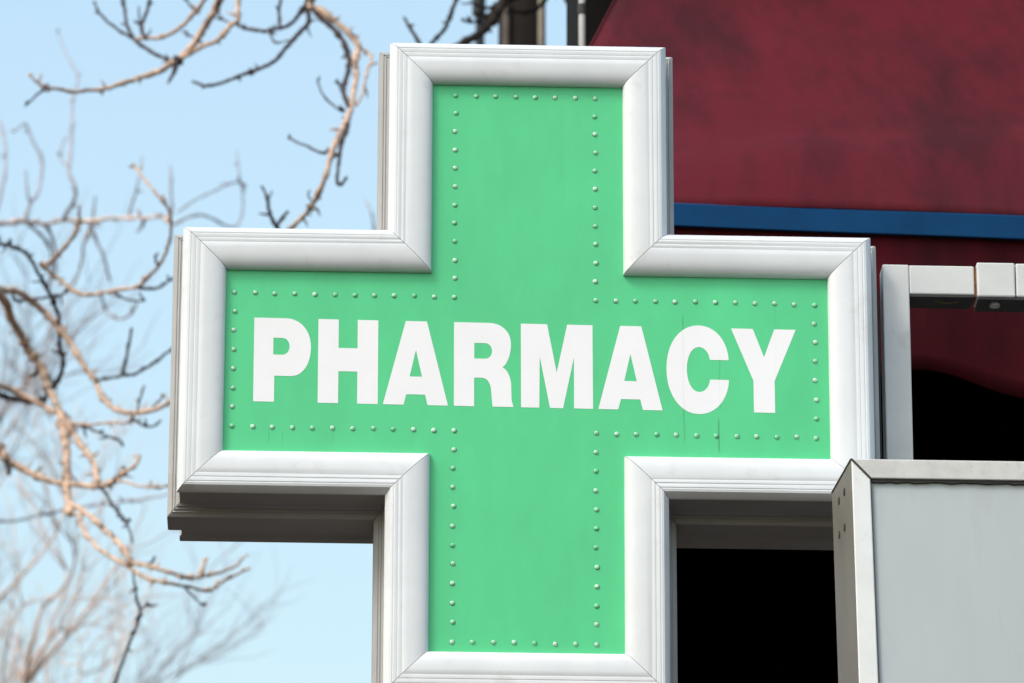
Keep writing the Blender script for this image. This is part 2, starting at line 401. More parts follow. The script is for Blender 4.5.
for dx in (0.022, 0.060):
    v, f = cyl((xs + dx, BY + 0.02, zt + 0.003), (0, 0, 1), 0.006, 0.0045, 8); obj("bolt", v, f, M_greypaint, br)
v, f = cyl((xs + 0.03, BY + 0.018, zb_ - 0.013), (0, 0, 1), 0.008, 0.009, 6); obj("bolt", v, f, M_pipe, br)
v, f = box(xl + 0.002, 1.34, BY + 0.0006, BY + 0.042, ZC - 0.462, ZC - 0.4204); bevel(obj("bottom_tube", v, f, M_greypaint, br), 0.002)
v, f = box(1.3405, 1.42, BY - 0.015, BY + 0.065, 0.012, zt + 0.05); bevel(obj("post", v, f, M_greypaint, br), 0.003)
v, f = box(1.27, 1.49, BY - 0.085, BY + 0.135, 0.0125, 0.03); bevel(obj("base_plate", v, f, M_greypaint, br), 0.003)

v, f = box(xr + 0.001, xs - 0.003, BY + 0.0015, BY + 0.05, zb_ - 0.0048, zb_ - 0.0012); obj("underside_shade", v, f, M_core, br)  # dark plate under the tube: shade of its underside put into the colour
v, f = box(xs + 0.004, 1.33, BY - 0.0015, BY + 0.05, zb_ - 0.0085, zb_ - 0.0052); obj("underside_shade", v, f, M_core, br)  # same painted underside shade, below the sleeves
a_ = [at(px, py, BY + 0.02) for px, py in ((918, 293), (926, 297), (936, 301), (946, 303), (956, 302), (966, 298))]
pts_ = [Vector(p) for p in a_]
CABLE = pts_

# ------------------------------------------------------------------ grey metal box in front, lower right
FY, RY = -0.25, -0.095
a_tl = at(851, 459, FY); a_bl = at(858.7, 683, FY); r_tl = at(832, 493, RY); r_bl = at(838.5, 683, RY)
i_tl = at(870.5, 478.5, FY); i_bl = at(878.5, 683, FY)
slope_l = (a_bl.x - a_tl.x) / (a_bl.z - a_tl.z)
ZB = ZC - 0.95; XR = 1.28


def down(p, q, z):      # continue line p->q to height z
    t_ = (z - p.z) / (q.z - p.z); return p + (q - p) * t_


TL = a_tl; BL = down(a_tl, a_bl, ZB); RTL = Vector((r_tl.x, RY, a_tl.z + 0.0)); RBL = down(r_tl, r_bl, ZB)
ITL = i_tl; IBL = down(i_tl, i_bl, ZB + 0.028)
cab = empty("metal_cabinet", (0.9, -0.17, ZB), "pale grey sheet metal box with white edge trim overlapping the right arm of the cross", "box")


def prism(pts, y0, y1):
    n = len(pts)
    return ([(p[0], y0, p[1]) for p in pts] + [(p[0], y1, p[1]) for p in pts],
            [tuple(range(n)), tuple(range(n, 2 * n))[::-1]] + [(i, (i + 1) % n, n + (i + 1) % n, n + i) for i in range(n)])


# left sheet: from the front arris back to the rear arris
th = 0.004
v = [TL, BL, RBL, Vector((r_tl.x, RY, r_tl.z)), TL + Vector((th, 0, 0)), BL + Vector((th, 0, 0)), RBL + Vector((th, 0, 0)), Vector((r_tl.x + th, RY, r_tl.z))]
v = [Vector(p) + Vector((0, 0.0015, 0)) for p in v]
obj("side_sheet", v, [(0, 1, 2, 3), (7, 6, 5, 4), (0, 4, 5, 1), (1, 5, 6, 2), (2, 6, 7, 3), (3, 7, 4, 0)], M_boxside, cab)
v, f = prism([(TL.x + 0.0005, TL.z - 0.0012), (ITL.x - 0.0003, ITL.z - 0.0012), (IBL.x, IBL.z), (BL.x + 0.0005, BL.z)], FY - 0.001, FY + 0.012)
bevel(obj("edge_trim", v, f, M_boxtrim, cab), 0.0015)
tag(cab.children[-1], "white left edge trim")
v, f = prism([(TL.x, TL.z), (XR, TL.z), (XR - 0.03, ITL.z), (ITL.x + 0.0006, ITL.z)], FY - 0.0016, FY + 0.012)
bevel(obj("edge_trim", v, f, M_boxtop, cab), 0.0015)
tag(cab.children[-1], "dirt-speckled beige top edge trim")
v, f = prism([(XR, TL.z - 0.001), (XR, ZB), (XR - 0.03, ZB + 0.028), (XR - 0.03, ITL.z - 0.001)], FY - 0.001, FY + 0.012)
bevel(obj("edge_trim", v, f, M_boxtrim, cab), 0.0015)
v, f = prism([(BL.x, ZB), (IBL.x, ZB + 0.0275), (XR - 0.0305, ZB + 0.0275), (XR - 0.001, ZB)], FY - 0.001, FY + 0.012)
bevel(obj("edge_trim", v, f, M_boxtrim, cab), 0.0015)
v, f = prism([(ITL.x - 0.004, ITL.z - 0.0035), (XR - 0.026, ITL.z - 0.0035), (XR - 0.026, ZB + 0.024), (IBL.x - 0.004, ZB + 0.024)], FY + 0.0055, FY + 0.0095)
obj("front_panel", v, f, M_boxpanel, cab)
tag(cab.children[-1], "flat grey front sheet")
# black sealant in the open mitre of the two trims and along the arris of the side sheet
d2 = Vector((ITL.x - TL.x, 0, ITL.z - TL.z)).normalized(); n2 = Vector((d2.z, 0, -d2.x)) * 0.0013
pm = [(TL.x + n2.x, TL.z + n2.z), (ITL.x + n2.x, ITL.z + n2.z), (ITL.x - n2.x, ITL.z - n2.z), (TL.x - n2.x, TL.z - n2.z)]
v, f = prism(pm, FY - 0.0021, FY - 0.0004); obj("seal", v, f, M_core, cab)
v, f = tube([TL + Vector((0, 0.0014, 0)), Vector((r_tl.x, RY, r_tl.z + 0.0005))], [0.0014, 0.0014], 6); obj("seal", v, f, M_core, cab)
# blackened seal under the top trim and a thin one down the left trim
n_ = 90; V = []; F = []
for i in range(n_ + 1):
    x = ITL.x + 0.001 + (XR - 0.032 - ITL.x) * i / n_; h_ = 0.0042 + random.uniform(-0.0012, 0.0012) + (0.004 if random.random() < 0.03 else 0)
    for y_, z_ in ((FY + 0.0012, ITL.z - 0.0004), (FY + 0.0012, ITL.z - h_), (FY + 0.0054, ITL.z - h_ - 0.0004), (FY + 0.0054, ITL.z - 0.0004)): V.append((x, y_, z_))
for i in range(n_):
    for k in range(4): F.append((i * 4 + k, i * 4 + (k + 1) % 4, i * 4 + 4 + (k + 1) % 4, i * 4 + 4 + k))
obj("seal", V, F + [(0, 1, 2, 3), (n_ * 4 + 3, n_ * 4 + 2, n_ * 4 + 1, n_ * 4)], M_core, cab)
v, f = prism([(ITL.x + 0.0004, ITL.z - 0.006), (ITL.x + 0.0022, ITL.z - 0.006), (IBL.x + 0.0022, IBL.z), (IBL.x + 0.0004, IBL.z)], FY + 0.002, FY + 0.0052)
obj("seal", v, f, M_boxside, cab)
v, f = prism([(ITL.x - 0.006, ITL.z + 0.006), (XR - 0.02, ITL.z + 0.006), (XR - 0.02, ZB + 0.02), (IBL.x - 0.006, ZB + 0.02)], FY + 0.0125, FY + 0.016)
obj("gasket", v, f, M_core, cab)
rz = r_tl.z
v = [Vector((TL.x + 0.004, FY + 0.013, TL.z - 0.001)), Vector((XR, FY + 0.013, TL.z - 0.001)), Vector((XR, RY, rz)), Vector((r_tl.x + th + 0.0005, RY, rz))]
obj("top_sheet", v + [p - Vector((0, 0, 0.003)) for p in v], [(0, 1, 2, 3), (7, 6, 5, 4), (0, 4, 5, 1), (1, 5, 6, 2), (2, 6, 7, 3), (3, 7, 4, 0)], M_boxtrim, cab)
v, f = box(BL.x + 0.012, XR - 0.0005, FY + 0.016, RY, ZB, ZB + 0.003); obj("bottom_sheet", v, f, M_boxside, cab)
v, f = prism([(r_tl.x + 0.005, rz - 0.004), (XR - 0.004, rz - 0.004), (XR - 0.004, ZB + 0.004), (RBL.x + 0.005, ZB + 0.004)], RY, RY + 0.003); obj("rear_sheet", v, f, M_boxside, cab)
v, f = box(XR - 0.0035, XR - 0.0005, FY + 0.0125, RY - 0.0005, ZB + 0.004, rz - 0.004); obj("side_sheet", v, f, M_boxside, cab)
# bolt heads on the left sheet
nL = (Vector((RBL.x, RY, RBL.z)) - BL).cross(TL - BL).normalized()
if nL.x > 0: nL = -nL
e1 = Vector((r_tl.x, RY, r_tl.z)) - TL
for px, py in ((844.8, 491.5), (839.6, 500.5), (845.2, 527), (840, 534.5)):
    d = Fv + Rv * ((px - 512) / FPX) - Uv * ((py - 341.5) / FPX)
    q = CAM + d * ((TL - CAM).dot(nL) / d.dot(nL))
    v, f = cyl(q + nL * 0.0003 + Vector((0, 0.0015, 0)), nL, 0.0056, 0.0012, 10); obj("bolt", v, f, M_core, cab)
for z in (-0.40, -0.80):
    v, f = box(1.15, 1.339, RY + 0.0035, BY - 0.016 if False else RY + 0.03, ZC + z - 0.02, ZC + z + 0.02); obj("rear_bracket", v, f, M_greypaint, cab)
v, f = box(1.30, 1.3395, RY + 0.0305, BY + 0.03, ZC - 0.82, ZC - 0.78); obj("rear_bracket", v, f, M_greypaint, cab)
v, f = box(1.30, 1.3395, RY + 0.0305, BY - 0.001, ZC - 0.40, ZC - 0.38); obj("rear_bracket", v, f, M_greypaint, cab)

# ------------------------------------------------------------------ awning
E0 = at(674, 205, 2.0)
d_ = Fv + Rv * ((1024 - 512) / FPX) - Uv * ((218 - 341.5) / FPX)
E1 = CAM + d_ * ((E0.z - CAM.z) / d_.z)
eu = Vector((E1.x - E0.x, E1.y - E0.y, 0)).normalized()      # along the eave
en = Vector((-eu.y, eu.x, 0))                                 # into the building
SL = radians(40)
up = en * cos(SL) + Vector((0, 0, sin(SL)))                   # up the canvas
upn = eu.cross(up).normalized()                               # out of the canvas
if upn.z < 0: upn = -upn


def on_slope(px, py):
    d = Fv + Rv * ((px - 512) / FPX) - Uv * ((py - 341.5) / FPX)
    q = CAM + d * ((E0 - CAM).dot(upn) / d.dot(upn)) - E0
    return q.dot(eu), q.dot(up)


s1, t1 = on_slope(592, 43); s2, t2 = on_slope(615, 0)
hip = (s2 - s1) / (t2 - t1); s0 = s1 - hip * t1               # eave corner
TS = 1.75; SR = 3.6
aw = empty("shop_awning", (E0.x, E0.y, E0.z), "large maroon canvas awning with a blue band and scalloped valance", "awning")


def P3(s, t_, o=0.0): return E0 + eu * s + up * t_ + upn * o


def wav(s, t_):
    # canvas bellies out over its lower batten, more to the right, and hangs steeper below it
    t0 = 0.20 + 0.09 * s + 0.03 * sin(s * 2.6)
    b = (0.030 + 0.030 * min(1.5, max(0, s))) * math.exp(-((t_ - t0) / (0.15 + 0.05 * s)) ** 2) * min(1, t_ / 0.06)
    return b + 0.010 * sin(s * 3.1 + 0.6) * sin(t_ * 2.2 + 0.4) + 0.006 * sin(s * 7.3 + t_ * 4.1) * min(1, t_ * 3) + 0.004 * sin(t_ * 13 + s * 2)


nx, ny = 110, 50
V = []; F = []
for j in range(ny + 1):
    t_ = TS * j / ny
    sl_ = s0 + hip * t_
    for i in range(nx + 1):
        s = sl_ + (SR - sl_) * i / nx
        V.append(P3(s, t_, wav(s, t_) * min(1, (s - sl_) * 2.2)))
for j in range(ny):
    for i in range(nx):
        a = j * (nx + 1) + i; F.append((a, a + 1, a + nx + 2, a + nx + 1))
o = obj("canvas_slope", V, F, M_maroon, aw, True)
m = o.modifiers.new("thick", 'SOLIDIFY'); m.thickness = 0.003; m.offset = -1
# hip end panel back to the wall and its eave
cor = P3(s0, 0); ridge = P3(s0 + hip * TS, TS); back0 = cor + en * (TS * cos(SL))
V = [cor, ridge, back0]; Vb = [p - Vector((0, 0, 0.004)) for p in V]
obj("hip_panel", V + Vb, [(0, 1, 2), (5, 4, 3), (0, 3, 4, 1), (1, 4, 5, 2), (2, 5, 3, 0)], M_maroon, aw)
# hip piping
v, f = tube([P3(s0 + hip * TS * k / 8, TS * k / 8, 0.0) for k in range(9)], [0.0028] * 9); obj("hip_seam", v, f, M_maroon, aw, True)
v, f = tube(CABLE, [0.0012] * len(CABLE), 6); obj("cable", v, f, M_yellow, br, True)
# valance: hangs from the eave, scalloped lower edge
q = at(925, 370, E0.y + eu.y * 0.5); zbot = q.z
d_ = Fv + Rv * ((925 - 512) / FPX) - Uv * ((370 - 341.5) / FPX)
qv = CAM + d_ * ((E0 - CAM).dot(en) / d_.dot(en)); sp = (qv - E0).dot(eu); zbot = qv.z + 0.031
per, amp = 0.46, 0.023
nx, ny = 240, 10
V = []; F = []
for j in range(ny + 1):
    for i in range(nx + 1):
        s = s0 + (SR - s0) * i / nx
        zb2 = zbot - amp + amp * cos(2 * pi * (s - sp) / per)
        k = j / ny
        z = E0.z - 0.003 + (zb2 - E0.z) * k
        w = 0.003 + 0.085 * k ** 1.5 + (0.010 * sin(s * 9.0) + 0.006 * sin(s * 23)) * k
        V.append(E0 + eu * s + en * w + Vector((0, 0, z - E0.z)))
for j in range(ny):
    for i in range(nx):
        a = j * (nx + 1) + i; F.append((a, a + 1, a + nx + 2, a + nx + 1))
o = obj("valance", V, F, M_maroon, aw, True)
m = o.modifiers.new("thick", 'SOLIDIFY'); m.thickness = 0.003; m.offset = -1
# end return of the valance
V = [cor + en * 0.012, cor + en * (TS * cos(SL) - 0.01)]
V = V + [p + Vector((0, 0, zbot - E0.z)) for p in V[::-1]]
obj("valance_return", V + [p + eu * 0.004 for p in V], [(0, 1, 2, 3), (7, 6, 5, 4), (0, 4, 5, 1), (1, 5, 6, 2), (2, 6, 7, 3), (3, 7, 4, 0)], M_maroon, aw)
# blue band: doubled webbing sewn along the eave
zb3 = at(674, 226.5, 2.0).z - E0.z
V = []; F = []; nx = 160
for i in range(nx + 1):
    s = s0 + (SR - s0) * i / nx; w = 0.0015 * sin(s * 8)
    zz = zb3 - 0.004 * max(0, s) * 0.8
    for (dy, dz) in ((-0.006, 0.0), (-0.008, zz), (-0.002, zz - 0.001), (-0.001, 0.004)):
        V.append(E0 + eu * s + en * (dy + w) + Vector((0, 0, dz)))
for i in range(nx):
    for k in range(4): F.append((i * 4 + k, i * 4 + (k + 1) % 4, i * 4 + 4 + (k + 1) % 4, i * 4 + 4 + k))
F += [(0, 1, 2, 3), tuple(nx * 4 + k for k in (3, 2, 1, 0))]
obj("blue_band", V, F, M_blue, aw)
# steel front bar and arms of the frame behind the valance
v, f = tube([E0 + eu * s0 + en * 0.03 + Vector((0, 0, -0.02)), E0 + eu * SR + en * 0.03 + Vector((0, 0, -0.02))], [0.014] * 2, 8); obj("front_bar", v, f, M_core, aw)

# ------------------------------------------------------------------ building behind the awning
WN = TS * cos(SL) + 0.005
bl = at(583, 30, 2.0 + WN); sB = (bl - E0).dot(eu)
bu = empty("shop_building", (E0 + eu * 1.5 + en * WN) * 1.0, "dark shop front in shade behind the maroon awning", "building")
bu.location.z = 0
bld_off = Vector(bu.location)


def bbox(s_a, s_b, n_a, n_b, z0, z1):
    V = []
    for (n_, ) in ((n_a,), (n_b,)):
        for (s_, z_) in ((s_a, z0), (s_b, z0), (s_b, z1), (s_a, z1)):
            p = E0 + eu * s_ + en * n_; V.append(Vector((p.x, p.y, z_)))
    return V, list(BOXF)


N0, N1 = WN, WN + 0.35
Z_S, Z_T = 4.2, 6.15
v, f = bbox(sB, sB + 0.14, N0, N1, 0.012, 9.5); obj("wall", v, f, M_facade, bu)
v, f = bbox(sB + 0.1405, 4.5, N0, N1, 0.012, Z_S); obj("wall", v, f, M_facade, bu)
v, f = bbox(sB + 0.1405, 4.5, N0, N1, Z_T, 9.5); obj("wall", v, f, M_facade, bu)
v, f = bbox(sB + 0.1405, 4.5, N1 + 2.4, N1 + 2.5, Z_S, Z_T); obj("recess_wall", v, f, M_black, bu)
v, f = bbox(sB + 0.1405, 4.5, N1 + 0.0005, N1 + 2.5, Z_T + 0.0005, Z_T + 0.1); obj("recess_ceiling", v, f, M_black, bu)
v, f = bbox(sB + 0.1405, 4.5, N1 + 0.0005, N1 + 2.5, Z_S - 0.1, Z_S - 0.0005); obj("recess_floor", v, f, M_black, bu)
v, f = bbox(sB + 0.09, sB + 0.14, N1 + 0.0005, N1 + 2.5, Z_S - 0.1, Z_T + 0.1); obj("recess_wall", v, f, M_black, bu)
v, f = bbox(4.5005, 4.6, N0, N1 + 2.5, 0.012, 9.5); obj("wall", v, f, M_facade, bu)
v, f = bbox(sB - 0.06, 4.7, N0 - 0.08, N1 + 0.05, 9.5005, 9.65); obj("coping", v, f, M_facade, bu)
# rain pipe up the corner
pa = at(582, 30, 2.0 + WN - 0.06)
dp = empty("rain_pipe", (pa.x, pa.y, 0), "pale grey rain pipe up the dark wall, above the top arm of the cross", "pipe")
v, f = cyl((pa.x, pa.y, 0.012), (0, 0, 1), 0.0072, 9.3, 12); obj("pipe", v, f, M_pipe, dp, True)
pj = at(582, 9, 2.0 + WN - 0.06)
v, f = cyl((pa.x, pa.y, pj.z - 0.012), (0, 0, 1), 0.0095, 0.022, 12); obj("collar", v, f, M_core, dp)

# ------------------------------------------------------------------ poles behind the sign
YP = 9.0
c = at(522, 20, YP); wpx = (at(546, 20, YP) - at(498, 20, YP)).x
up_ = empty("utility_pole", (c.x, c.y, 0), "thick dark wooden pole rising behind the top arm of the cross", "pole")
v, f = cyl((c.x, c.y, 0.012), (0, 0, 1), wpx * 0.62, 11.5, 20, wpx * 0.46); obj("shaft", v, f, M_pole, up_, True)
for px, rpx, mt, ztop in ((506, 3.4, M_conduit, at(506, 13, YP).z), (541, 3.2, M_stone, 11.0)):
    q = at(px, 20, YP - wpx * 0.5); rr_ = rpx * wpx / 48
    v, f = cyl((q.x, q.y, 0.012), (0, 0, 1), rr_, ztop, 10); obj("conduit", v, f, mt, up_, True)
for zc_ in (10.8, 11.2):
    v, f = box(c.x - 0.7, c.x + 0.7, c.y - wpx * 0.5 - 0.06, c.y - wpx * 0.5, zc_, zc_ + 0.1); obj("crossarm", v, f, M_pole, up_)
c2 = at(480, 20, YP + 3); w2 = (at(484, 20, YP + 3) - at(475, 20, YP + 3)).x
lp = empty("lamp_post", (c2.x, c2.y, 0), "slim dark lamp post left of the thick wooden pole, above the cross", "lamp post")
v, f = cyl((c2.x, c2.y, 0.012), (0, 0, 1), w2 * 0.9, 11.0, 12, w2 * 0.5); obj("shaft", v, f, M_lamp, lp, True)
q = at(478, 15, YP + 3)
v, f = cyl((c2.x - w2 * 0.12, c2.y, q.z), (0, 0, 1), w2 * 0.78, 0.9, 12); obj("control_box", v, f, M_lamp, lp)
v, f = join(cyl((c2.x, c2.y, 11.0), (0, -1, 0.25), 0.03, 1.0, 8)); obj("arm", v, f, M_lamp, lp)
v, f = box(c2.x - 0.12, c2.x + 0.12, c2.y - 1.6, c2.y - 0.95, 11.2, 11.32); bevel(obj("lamp_head", v, f, M_lamp, lp), 0.03)


# ------------------------------------------------------------------ bare winter trees
def smooth_path(pts, sub=6):
    """Catmull-Rom through the points; pts = list of Vectors (position) with radii"""
    P = [pts[0]] + list(pts) + [pts[-1]]
    out = []
    for i in range(1, len(P) - 2):
        for k in range(sub):
            t_ = k / sub
            r_ = []
            p0_, p1_, p2_, p3_ = P[i - 1], P[i], P[i + 1], P[i + 2]
            out.append(0.5 * ((2 * p1_) + (p2_ - p0_) * t_ + (2 * p0_ - 5 * p1_ + 4 * p2_ - p3_) * t_ * t_ + (3 * p1_ - p0_ - 3 * p2_ + p3_) * t_ ** 3))
    out.append(P[-2])
    return out


def spur(V, F, p, d, ln, r):
    """short bud or spur"""
    mid = p + d * ln * 0.5 + Vector((random.uniform(-1, 1), random.uniform(-1, 1), random.uniform(-1, 1))) * ln * 0.1
    v, f = tube([p, mid, p + d * ln], [r, r * 0.95, r * 0.25], 5)
    n = len(V); V += v; F += [tuple(i + n for i in q_) for q_ in f]


def branch(path, r0, r1, Yf, m_, parent, buds=1.0, name="branch"):
    W3 = [at(px, py, Yf(px, py)) for px, py in path]
    sp_ = smooth_path(W3)
    n = len(sp_)
    tot = sum((sp_[i + 1] - sp_[i]).length for i in range(n - 1))
    scale = (at(path[0][0] + 1, path[0][1], Yf(*path[0])) - at(path[0][0], path[0][1], Yf(*path[0]))).length
    rads = []
    for i in range(n):
        k = i / max(1, n - 1); r_ = (r0 + (r1 - r0) * k) * scale
        rads.append(r_ * (1 + 0.16 * sin(i * 1.9 + r0 * 7) * random.random() + 0.12 * random.uniform(-1, 1)))
    # slight crookedness
    for i in range(1, n - 1):
        sp_[i] = sp_[i] + Vector((random.uniform(-1, 1), random.uniform(-1, 1), random.uniform(-1, 1))) * scale * 0.45
    # knots
    for _ in range(int(tot / (scale * 45)) + 1):
        k = random.randrange(n); rads[k] *= 1.35
    V, F = tube(sp_, rads, 7)
    nb = int(buds * tot / (scale * 21))
    for _ in range(nb):
        k = random.randrange(1, n)
        t_ = (sp_[k] - sp_[k - 1]).normalized()
        d = Vector((random.uniform(-1, 1), random.uniform(-1, 1), random.uniform(-0.6, 1))); d = (d - t_ * d.dot(t_)).normalized()
        d = (d + t_ * 0.5).normalized()
        spur(V, F, sp_[k] + d * rads[k] * 0.5, d, scale * random.choice((3, 4, 5, 5, 6, 7, 12)), scale * random.uniform(1.0, 1.7))
    return obj(name, V, F, m_, parent, True)


def YA(px, py): return 8.0 + 0.35 * sin(px / 70.0) + 0.25 * cos(py / 55.0)
def YB(px, py): return 9.0 + 0.4 * sin(px / 45.0 + 1) + 0.3 * cos(py / 60.0)
def YC(px, py): return 16.0 + 0.5 * sin(px / 40.0) + 0.4 * cos(py / 60.0)
def YD(px, py): return 21.0 + 0.7 * sin(px / 35.0) + 0.6 * cos(py / 50.0)


def root_tree(name, px, Yt, r, h, label, m_=None):
    q = at(px, 341, Yt)
    t = empty(name, (q.x, q.y, 0), label, "tree")
    pts = [Vector((q.x + dx * r, q.y + dy * r, z)) for dx, dy, z in ((0, 0, 0.0), (0.1, 0, 0.3), (0.3, 0.2, h * 0.3), (-0.2, 0.3, h * 0.6), (0.2, 0, h * 0.85), (0.4, 0, h))]
    sp_ = smooth_path(pts, 6); n = len(sp_)
    rads = [r * (1.5 if i == 0 else 1.0) * (1 - 0.62 * i / n) * (1 + 0.05 * sin(i * 2.3)) for i in range(n)]
    v, f = tube(sp_, rads, 12); obj("trunk", v, f, m_ or M_trunk, t, True)
    return t, sp_


# tree A: stands behind the building, its limbs arch over to the left above the sign
tA, spA = root_tree("bare_tree", 662, 8.2, 0.16, 10.3, "bare tree behind the awning whose drooping branches hang at top left")
kA = [
    ([(655, 5), (600, -60), (480, -110), (380, -70), (313, -2), (322, 10.7), (341, 26), (354, 38.7), (358, 47), (355, 62), (356, 77), (353, 97), (348.6, 116), (343.4, 126.6), (333, 149), (325, 178), (315, 200), (304.5, 215), (292, 227), (272, 248)], 3.7, 2.0, 0),
    ([(309, -6), (310, 2), (319.6, 17), (334.7, 30), (345, 45), (349.7, 64.4), (345, 81.6), (344, 94.5), (349.7, 109.6), (347.6, 120), (347.5, 128.7), (341, 145), (339, 161.5), (337, 180), (341, 185), (346.5, 177)], 3.0, 1.5, 1),
    ([(330, -22), (312, -10), (306.7, 6.4), (309, 21.5), (300, 32), (287, 47), (274.5, 61), (259.5, 68.7), (242, 75), (225, 81.6), (208, 86), (193, 81.6)], 2.8, 1.4, 1),
    ([(380, -70), (300, -80), (240, -40), (219.7, 0), (212, 15), (201.5, 32), (193, 45), (180, 58), (172, 62.5), (162, 70), (148, 75), (133, 80), (119, 84), (105, 89), (88, 90), (74, 92), (58.6, 89), (45, 87), (37, 82), (29, 74)], 4.6, 1.2, 0),
    ([(45, 87), (41, 91), (29, 102.5), (25, 106)], 1.2, 0.9, 1),
    ([(178, 60), (176, 64), (174, 72), (168, 83)], 5.0, 1.0, 1),
    ([(176, 61), (168, 59.6), (152, 52), (137, 42), (133, 37), (127, 25), (125, 12), (123, -2)], 2.1, 1.5, 1),
    ([(133, 38), (117, 29), (105.5, 19.5), (97.6, 10), (94, 1)], 1.6, 1.1, 1),
    ([(135, 40), (144.5, 38), (156, 38), (172, 33), (183.6, 24), (195, 12), (203, 2), (225, -30)], 1.7, 2.6, 0),
    ([(147, 39), (143, 34), (141.6, 25), (146.5, 12), (150, -2)], 2.2, 1.6, 1),
    ([(142, 33), (140.6, 26), (138.7, 7)], 1.4, 0.9, 1),
    ([(196, 12), (189, 4), (185, -4)], 1.1, 0.9, 1),
    ([(181, 59), (201, 47), (216.5, 41), (226, 32), (230.5, 25), (237, 21.5), (238, 11), (239, -4), (250, -45)], 2.3, 2.4, 0),
    ([(203, 44), (191, 36), (182, 31)], 1.2, 0.8, 1),
    ([(236, 23), (244.4, 28), (259.5, 31), (272, 30), (289.6, 24.7), (300, 13), (306.7, 3), (312, -8)], 1.7, 2.1, 1),
    ([(280, 28), (279, 13), (281, -4)], 1.8, 1.5, 1),
    ([(269, 31), (272, 38), (276.7, 43), (289.6, 40)], 1.2, 0.8, 1),
    ([(233, 24), (224, 20), (217, 12)], 1.2, 0.8, 1),
    ([(358, 47), (371, 56), (367, 73), (362.6, 92), (356, 106)], 1.4, 1.3, 0),
    ([(345, 111), (339, 109.6), (324, 96.7), (317.5, 81.6)], 1.3, 0.9, 1),
    ([(343, 95), (340, 88), (338, 80)], 1.0, 0.7, 1),
    ([(333, 151), (329, 152), (319, 152), (306.6, 146), (288, 138)], 1.6, 1.0, 1),
    ([(313, 203), (308, 195), (310, 190)], 1.0, 0.8, 1),
    ([(285, 237), (276, 226), (269.7, 212.7), (266.6, 196), (261.5, 186)], 2.4, 1.2, 1),
    ([(277, 226), (282, 218), (288, 211.7)], 1.8, 1.3, 1),
    ([(268, 199), (272, 191)], 1.1, 0.7, 1),
    ([(640, -20), (560, -28), (508, 0), (495, 15), (483, 31), (463, 43), (440, 55)], 6.5, 3.4, 2),
    ([(508, 0), (488, 8), (470, 2)], 2.2, 1.2, 1),
    ([(462, -14), (456, 0), (446, 26.6), (433, 42), (428, 52)], 2.2, 1.8, 2),
    ([(404, 17), (409, 26), (414, 34), (421, 46)], 1.3, 2.0, 1),
    ([(560, -25), (568, 3), (584, 14), (600, 28), (612, 40)], 2.5, 2.2, 2),
    ([(520, -20), (500, 4), (490, 14), (474, 22), (462, 20)], 3.0, 1.2, 2),
    ([(556, -20), (540, 6), (524, 12), (508, 10)], 2.6, 1.6, 2),
    ([(585, -20), (576, 2), (571, 16), (575, 30), (570, 46)], 2.4, 1.8, 2),
    ([(625, -10), (605, 8), (592, 24), (590, 45)], 3.0, 2.0, 1),
]
for path, r0, r1, dk in kA: branch(path, r0, r1, YA, (M_bark, M_barkdark, M_trunk)[dk], tA, 1.0)

